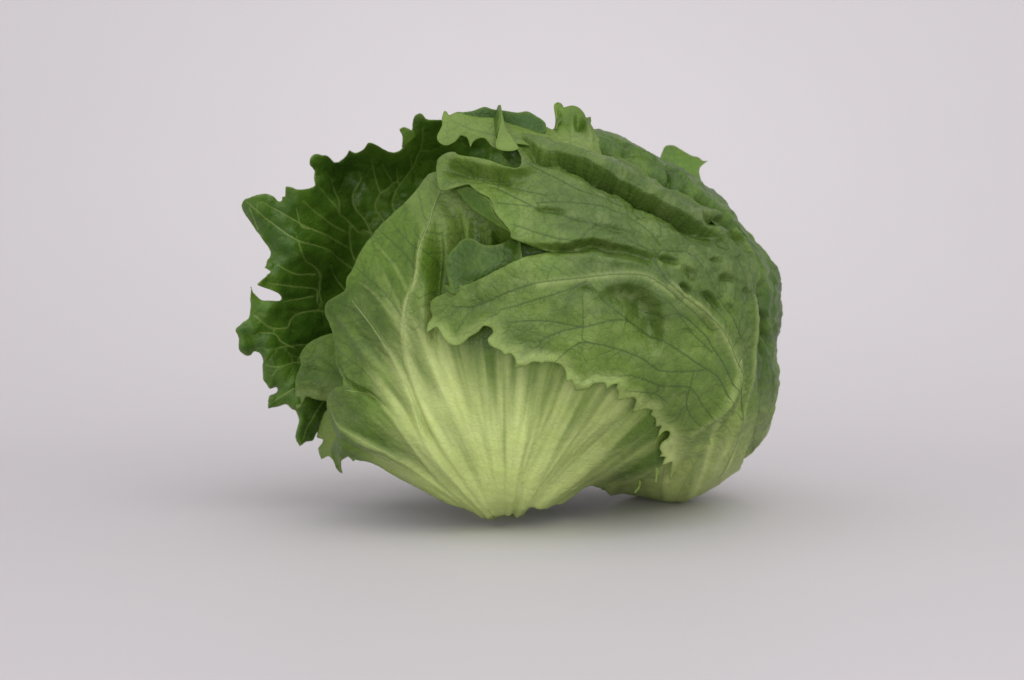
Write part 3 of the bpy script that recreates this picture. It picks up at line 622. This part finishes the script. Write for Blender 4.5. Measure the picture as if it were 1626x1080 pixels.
def paleC(q, W, M):
    st = fbm(np.c_[(q[:, 0] + .35 * q[:, 1]), q[:, 1] * .18], 14, 7, 3)
    k = ss(670, 800, q[:, 1] + 22 * st + 0.35 * (q[:, 0] - 1080))
    lobe = .45 * np.exp(-(((q[:, 0] - 1065) / 22) ** 2 + ((q[:, 1] - 715) / 30) ** 2))
    fr = 0.30 * (1 - ss(4, 26, edC(W, M))) * ss(480, 540, q[:, 1]) * (1 - ss(1060, 1100, q[:, 0]))
    v = q - [1120, 640]; 
    line = 0
    for ln, g, w_ in (([(1066,454),(1133,511),(1172,580),(1178,640),(1150,720)], .25, 8), ([(1178,575),(1155,640),(1127,667),(1100,690)], .22, 6), ([(855,452),(978,436),(1024,438),(1066,470)], .22, 6), ([(1200,470),(1198,560),(1180,660),(1155,740)], .22, 5), ([(1140,660),(1120,740),(1100,790)], .3, 9)):
        d, s, t = seg_dist(W, M.plane(catmull(ln, False, 4))); line = np.maximum(line, g * np.exp(-(d / w_) ** 2))
    mott = 0.12 * ss(0.0, .5, fbm(W, 26, 133, 4))
    return .62 * k + lobe + fr + line + mott * .6 + .06
_bc = None
def edC(W, M):
    global _bc
    if _bc is None: _bc = kd(resample(M.plane(catmull(pC, True, 4)), 2.0))
    return np.array([_bc.find((p[0], p[1], 0))[2] for p in W])
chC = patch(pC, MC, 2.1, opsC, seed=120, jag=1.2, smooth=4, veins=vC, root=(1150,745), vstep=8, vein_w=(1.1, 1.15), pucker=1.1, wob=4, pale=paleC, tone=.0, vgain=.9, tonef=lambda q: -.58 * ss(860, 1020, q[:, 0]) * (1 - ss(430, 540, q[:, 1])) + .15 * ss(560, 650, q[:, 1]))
chC['vein'] *= np.clip(1 - 1.35 * chC['pale'], 0, 1)
# margin of the upper lobe turned under
chC2 = patch([(724,302),(735,298),(746,297),(760,306),(778,318),(785,338),(800,356),(809,368),(806,366),(793,360),(780,352),(765,343),(747,330),(735,316)], Free([dc(735,298,-14),dc(760,306,-12),dc(785,335,-12),dc(808,366,-10),dc(735,316,6),dc(765,343,8),dc(793,360,4)]), 2.0, [], seed=125, smooth=3, upper=.75, pucker=.6, tone=.25)
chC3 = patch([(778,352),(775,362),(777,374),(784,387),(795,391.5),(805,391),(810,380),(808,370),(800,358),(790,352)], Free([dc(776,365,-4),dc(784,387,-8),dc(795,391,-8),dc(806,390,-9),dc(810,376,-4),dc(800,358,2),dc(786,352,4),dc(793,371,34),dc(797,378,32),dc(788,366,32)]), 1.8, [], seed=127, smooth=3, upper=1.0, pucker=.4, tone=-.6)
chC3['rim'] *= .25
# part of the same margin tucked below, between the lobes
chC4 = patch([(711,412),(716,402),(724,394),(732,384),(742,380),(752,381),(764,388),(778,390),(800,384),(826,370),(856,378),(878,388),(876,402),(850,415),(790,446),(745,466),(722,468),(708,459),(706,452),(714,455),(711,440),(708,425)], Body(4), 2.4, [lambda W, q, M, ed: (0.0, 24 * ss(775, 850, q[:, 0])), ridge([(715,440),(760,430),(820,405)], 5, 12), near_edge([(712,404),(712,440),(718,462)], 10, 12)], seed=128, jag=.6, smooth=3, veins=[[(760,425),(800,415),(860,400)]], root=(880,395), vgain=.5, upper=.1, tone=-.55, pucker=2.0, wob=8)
def pushC(W, q, M, ed): return 0.0, 3 + 55 * (1 - ss(1040, 1105, q[:, 0])) + 0 * q[:, 0]
chC5 = patch([(1120,690),(1080,700),(1045,712),(1000,735),(960,750),(955,770),(985,800),(1020,825),(1070,838),(1110,832),(1150,795),(1140,740)], MC, 2.6, [pushC, ridge([(1060,720),(1050,770),(1060,800)], 4, 12), ridge([(1110,715),(1100,760),(1085,800)], 5, 9)], seed=129, smooth=3, pucker=1.2, pale=paleC, tone=.1, veins=[[(1110,720),(1090,760),(1070,800)],[(1060,720),(1050,760),(1050,795)]], root=(1070,800), vgain=.3)
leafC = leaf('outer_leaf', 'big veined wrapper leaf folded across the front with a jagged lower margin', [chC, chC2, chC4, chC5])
tubes('vein', leafC, chC, vC, 0.2, 0.6, VEIN_DARK, sink=.3, flat=.6)
# thin curling teeth at the low end of the margin
pale_t = lambda q, W, M: .5 + 0 * q[:, 0]
teeth = []
for k, pl in enumerate([[(1040,742),(1046,744),(1044,758),(1042,767),(1040,766),(1041,754)], [(1014,762),(1018,764),(1016,774),(1009,783),(1007,781),(1013,773)]]):
    b = float(MC.pos(MC.plane(np.array([pl[0]], float)))[0, 2])
    teeth.append(patch(pl, Free([(pl[0][0], pl[0][1], b - 6), (pl[1][0], pl[1][1], b - 8), (pl[3][0], pl[3][1], b - 26), (pl[4][0], pl[4][1], b - 24), (pl[2][0], pl[2][1], b - 20)]), 1.4, [], seed=140 + k, smooth=3, pucker=.2, pale=pale_t))
leafF = leaf('leaf_teeth', 'thin pale curling teeth at the low end of the jagged margin', teeth, 1.2); leafF.parent = leafC

# ================================================================== CREST LEAVES ON TOP
pT = [(702,187),(705,177),(709,178),(713,184),(727,178),(745,184),(760,187),(782,188),(800,194),(825,201),(850,210),(866,214),(885,216),(910,224),(900,245),(860,238),(820,228),(800,238),(788,236),(780,232),(775,225),(770,220),(762,219),(752,224),(747,234),(745,226),(742,219),(732,215),(726,222),(720,227),(708,231),(696,225),(694,216),(702,200)]
MT = Free([(705,178,-90),(697,220,-130),(720,225,-140),(745,230,-150),(775,225,-160),(769,172,-70),(822,180,-60),(860,195,-60),(790,200,-115),(740,200,-115),(840,215,-115),(880,230,-110),(790,236,-170),(820,228,-165),(905,230,-90)])
chT = patch(pT, MT, 2.1, [ridge([(706,190),(735,205),(765,215)], 3, 7)], seed=150, jag=.6, smooth=3, veins=[[(712,190),(740,205),(790,215),(860,225)]], root=(880,228), vgain=.5, tone=.2, pucker=1.2, edge=(0, 8, 14), pale=lambda q, W, M: .12 + 0 * q[:, 0])
# inner face of the same margin showing behind the crest
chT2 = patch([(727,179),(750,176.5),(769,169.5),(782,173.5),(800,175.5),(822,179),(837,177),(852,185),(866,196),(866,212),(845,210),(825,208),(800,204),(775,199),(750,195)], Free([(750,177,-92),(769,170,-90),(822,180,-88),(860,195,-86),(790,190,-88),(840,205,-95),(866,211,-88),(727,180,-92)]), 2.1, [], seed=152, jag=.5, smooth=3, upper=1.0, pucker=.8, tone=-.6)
chT3 = patch([(795,167),(797,178),(800,193),(805,207),(813,218),(824,236),(815,240),(800,240),(788,236),(787,228),(790,215),(793,200),(794,182)], Free([(795,167,-100),(805,207,-150),(820,236,-175),(790,232,-182),(793,200,-150)]), 1.8, [], seed=154, smooth=3, pucker=.6, tone=.3, pale=lambda q, W, M: .12 + 0 * q[:, 0])
chT4 = patch([(795,167),(792,167.5),(788,178),(784.5,192),(784,205),(780.5,217),(781,228),(784,236),(787,238),(786,227),(790,213),(793,198),(795,180)], Free([(795,168,-102),(784,200,-112),(781,222,-120),(787,236,-165),(793,198,-150)]), 1.8, [], seed=156, smooth=3, upper=.9, pucker=.4)
chT5 = patch([(797,240),(812,236),(822,234),(827,248),(828,262),(818,266),(808,258),(798,246)], Free([(797,240,-160),(822,236,-150),(827,262,-165),(812,258,-150)]), 1.8, [], seed=157, smooth=3, upper=.9, pucker=.4)
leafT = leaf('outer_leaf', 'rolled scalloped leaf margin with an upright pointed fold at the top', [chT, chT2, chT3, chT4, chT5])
pK = [(876,206),(880,204),(882,190),(880,176),(880,166),(886,163),(892,166),(895,171),(902,169),(910,168),(918,171),(923,175),(928,181),(931,187),(938,186),(939,192),(938,198),(942,204),(948,216),(956,228),(962,250),(930,256),(880,246),(862,230),(866,206),(868,202)]
chK = patch(pK, Free([(880,168,-50),(910,170,-30),(930,184,-45),(940,200,-75),(960,245,-105),(900,235,-125),(930,225,-110),(870,210,-80),(905,205,-85),(925,200,-72),(876,206,-80)]), 1.9, [dent((918,196),8,11,-20,14), ridge([(906,172),(910,190),(905,215)], 8, 6), ridge([(930,188),(935,210),(940,235)], 6, 5), ridge([(893,180),(885,182)], -8, 5)], seed=160, jag=.5, smooth=3, veins=[[(908,180),(905,210),(905,240)]], root=(905,240), vgain=.4, tone=.1, pucker=1.0, edge=(0, 6, 10), pale=lambda q, W, M: .18 * ss(195, 225, q[:, 1]))
chK2 = patch([(884,190),(889,186),(895,182),(893,190),(887,196),(884,206),(881,206)], Free([(884,190,-70),(895,182,-72),(884,206,-90)]), 1.8, [], seed=162, smooth=3, upper=1, pucker=.3)
leafK = leaf('outer_leaf', 'small ruffled crest leaf standing up at the top of the head', [chK, chK2])
pN = [(1046,262),(1050,246),(1053,238),(1058,232),(1069,231),(1078,236),(1089,243),(1098,248),(1108,250),(1115,256),(1124,256.5),(1117,261),(1112,266),(1110,274),(1114,290),(1120,310),(1090,320),(1060,300)]
chN = patch(pN, Free([(1053,240,90),(1069,231,95),(1108,252,110),(1124,256,115),(1112,290,60),(1060,300,40),(1085,275,75)]), 2.2, [], seed=170, jag=.4, smooth=3, upper=.8, pucker=1.0, tone=.3, veins=[[(1075,240),(1082,280),(1085,305)]], root=(1085,305), vgain=.25)
leafN = leaf('outer_leaf', 'pointed leaf tip sticking up behind the right shoulder', [chN])

print('objects', len(bpy.data.objects), 'script seconds %.1f' % (time.time() - T_START))
